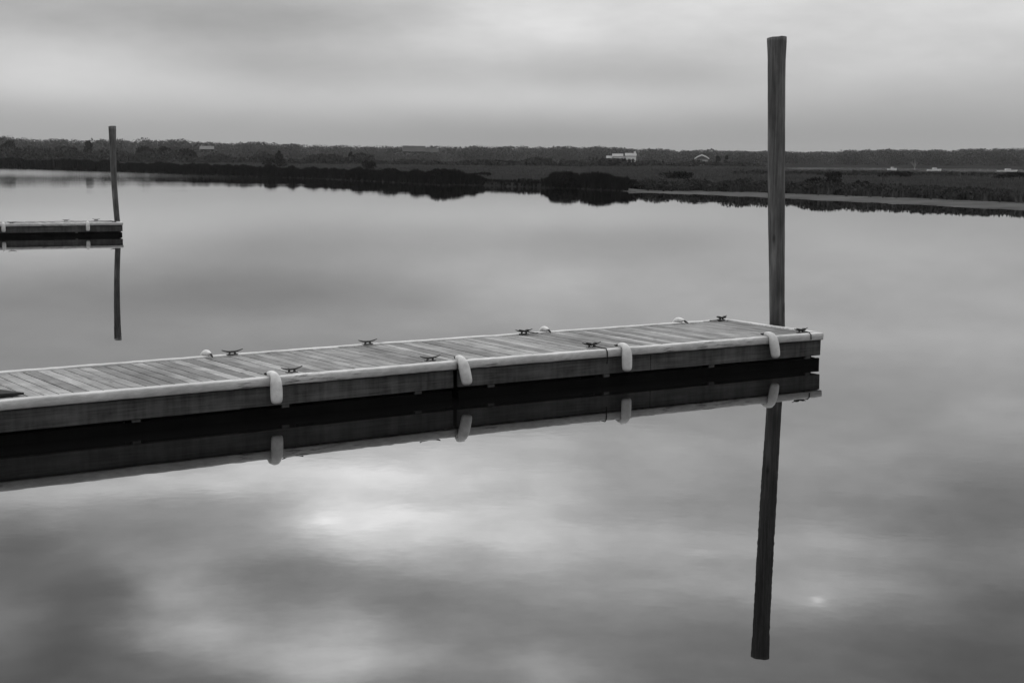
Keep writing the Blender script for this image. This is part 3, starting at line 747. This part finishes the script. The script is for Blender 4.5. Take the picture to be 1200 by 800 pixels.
AEw = vec_n(nt, 'ADD', AE, wv.outputs[0]).outputs[0]
acc = None
SMALL = [(.2086, .2870, .0035, .0016, .4), (.2086, .2870, .011, .005, .12), (-.118, .2345, .022, .0038, .12), (-.066, .2385, .022, .0032, .2), (-.095, .2450, .016, .003, .10), (-.128, .2410, .008, .0022, .18), (.1291, .2602, .006, .002, .15)]
for (bx, by, sx_, sy_, am) in BLOBS+SMALL:
    d = vec_n(nt, 'SUBTRACT', AEw if sx_ > .026 else AE, (bx, by, 0.)); d = vec_n(nt, 'MULTIPLY', d.outputs[0], (1/sx_, 1/sy_, 0.))
    q = vec_n(nt, 'DOT_PRODUCT', d.outputs[0], d.outputs[0]).outputs['Value']
    g = math_n(nt, 'POWER', .6065, q)
    acc = math_n(nt, 'MULTIPLY', g, am) if acc is None else math_n(nt, 'MULTIPLY_ADD', g, am, acc)
n1 = cnoise(13., 8, (.8, 2.6, 1.)); n2 = cnoise(32., 8, (.7, 2.3, 1.))
tex = math_n(nt, 'ADD', math_n(nt, 'MULTIPLY', math_n(nt, 'SUBTRACT', n1.outputs['Fac'], .5), .26), math_n(nt, 'MULTIPLY', math_n(nt, 'SUBTRACT', n2.outputs['Fac'], .5), .26))
tex = math_n(nt, 'MULTIPLY', tex, maprange(nt, el, .01, .09, .10, 1., True))
tex = math_n(nt, 'MULTIPLY', tex, maprange(nt, el, .12, .24, 1., 1.7, True))
mod = math_n(nt, 'POWER', 2.718, math_n(nt, 'ADD', math_n(nt, 'MULTIPLY', acc, 1.0), tex))
fc = N(nt, 'ShaderNodeFloatCurve'); L(nt, math_n(nt, 'DIVIDE', el, PI/2, clamp=True), fc.inputs['Value'])
# radiance of the overcast against elevation (fraction of 90 degrees -> value/2.5)
PROF = [(0, 0.36), (1.5, 0.39), (3.5, 0.46), (6.0, 0.52), (8, 0.6), (11, 0.8), (14, 1.0), (18, 0.95), (24, 0.95), (40, 1.2), (90, 1.3)]
cv = fc.mapping.curves[0]
while len(cv.points) < len(PROF): cv.points.new(.5, .5)
for p, (e_, v_) in zip(cv.points, PROF): p.location = (e_/90, v_/2.5); p.handle_type = 'AUTO_CLAMPED'
fc.mapping.update()
back = maprange(nt, sp.outputs[1], -.6, .3, .72, 1., True)      # the cloud is thinner towards the sun
lum = math_n(nt, 'MULTIPLY', math_n(nt, 'MULTIPLY', fc.outputs[0], 25.), math_n(nt, 'MULTIPLY', mod, back))
sky = N(nt, 'ShaderNodeTexSky', sky_type='NISHITA'); sky.sun_disc = False; sky.sun_elevation = SUN_EL; sky.sun_rotation = SUN_AZ
sky.dust_density = 3.; sky.air_density = 1.
bw = N(nt, 'ShaderNodeRGBToBW'); L(nt, sky.outputs[0], bw.inputs[0])
tot = math_n(nt, 'ADD', math_n(nt, 'MULTIPLY', lum, .97), math_n(nt, 'MULTIPLY', bw.outputs[0], .03))
L(nt, tot, bg.inputs['Color'])
wd.cycles.sampling_method = 'MANUAL'; wd.cycles.sample_map_resolution = 1024

s = bpy.data.lights.new('sun', 'SUN'); s.energy = .5; s.angle = rad(18); s.color = (1, 1, 1)
so_ = bpy.data.objects.new('sun', s); C.objects.link(so_)
dv = Vector((math.sin(SUN_AZ)*math.cos(SUN_EL), math.cos(SUN_AZ)*math.cos(SUN_EL), math.sin(SUN_EL)))
so_.rotation_euler = (-dv).to_track_quat('-Z', 'Y').to_euler(); so_.location = dv*100

# ------------------------------------------------------------------ camera
cd = bpy.data.cameras.new('camera'); cd.sensor_width = 36; cd.lens = 1750/1200*36; cd.clip_end = 9000; cd.clip_start = .1
cam = bpy.data.objects.new('camera', cd); C.objects.link(cam); cam.location = (0, 0, CAM_Z)
cam.matrix_world = Matrix.Translation((0, 0, CAM_Z)) @ Matrix.Rotation(rad(90-7.0363), 4, 'X') @ Matrix.Rotation(rad(.35), 4, 'Z')
sc = bpy.context.scene; sc.camera = cam
sc.view_settings.view_transform = 'Standard'; sc.view_settings.look = 'None'; sc.view_settings.exposure = 0; sc.view_settings.gamma = 1
sc.render.engine = 'CYCLES'; sc.cycles.max_bounces = 6; sc.cycles.volume_bounces = 0
try: sc.cycles.use_denoising = True
except Exception: pass
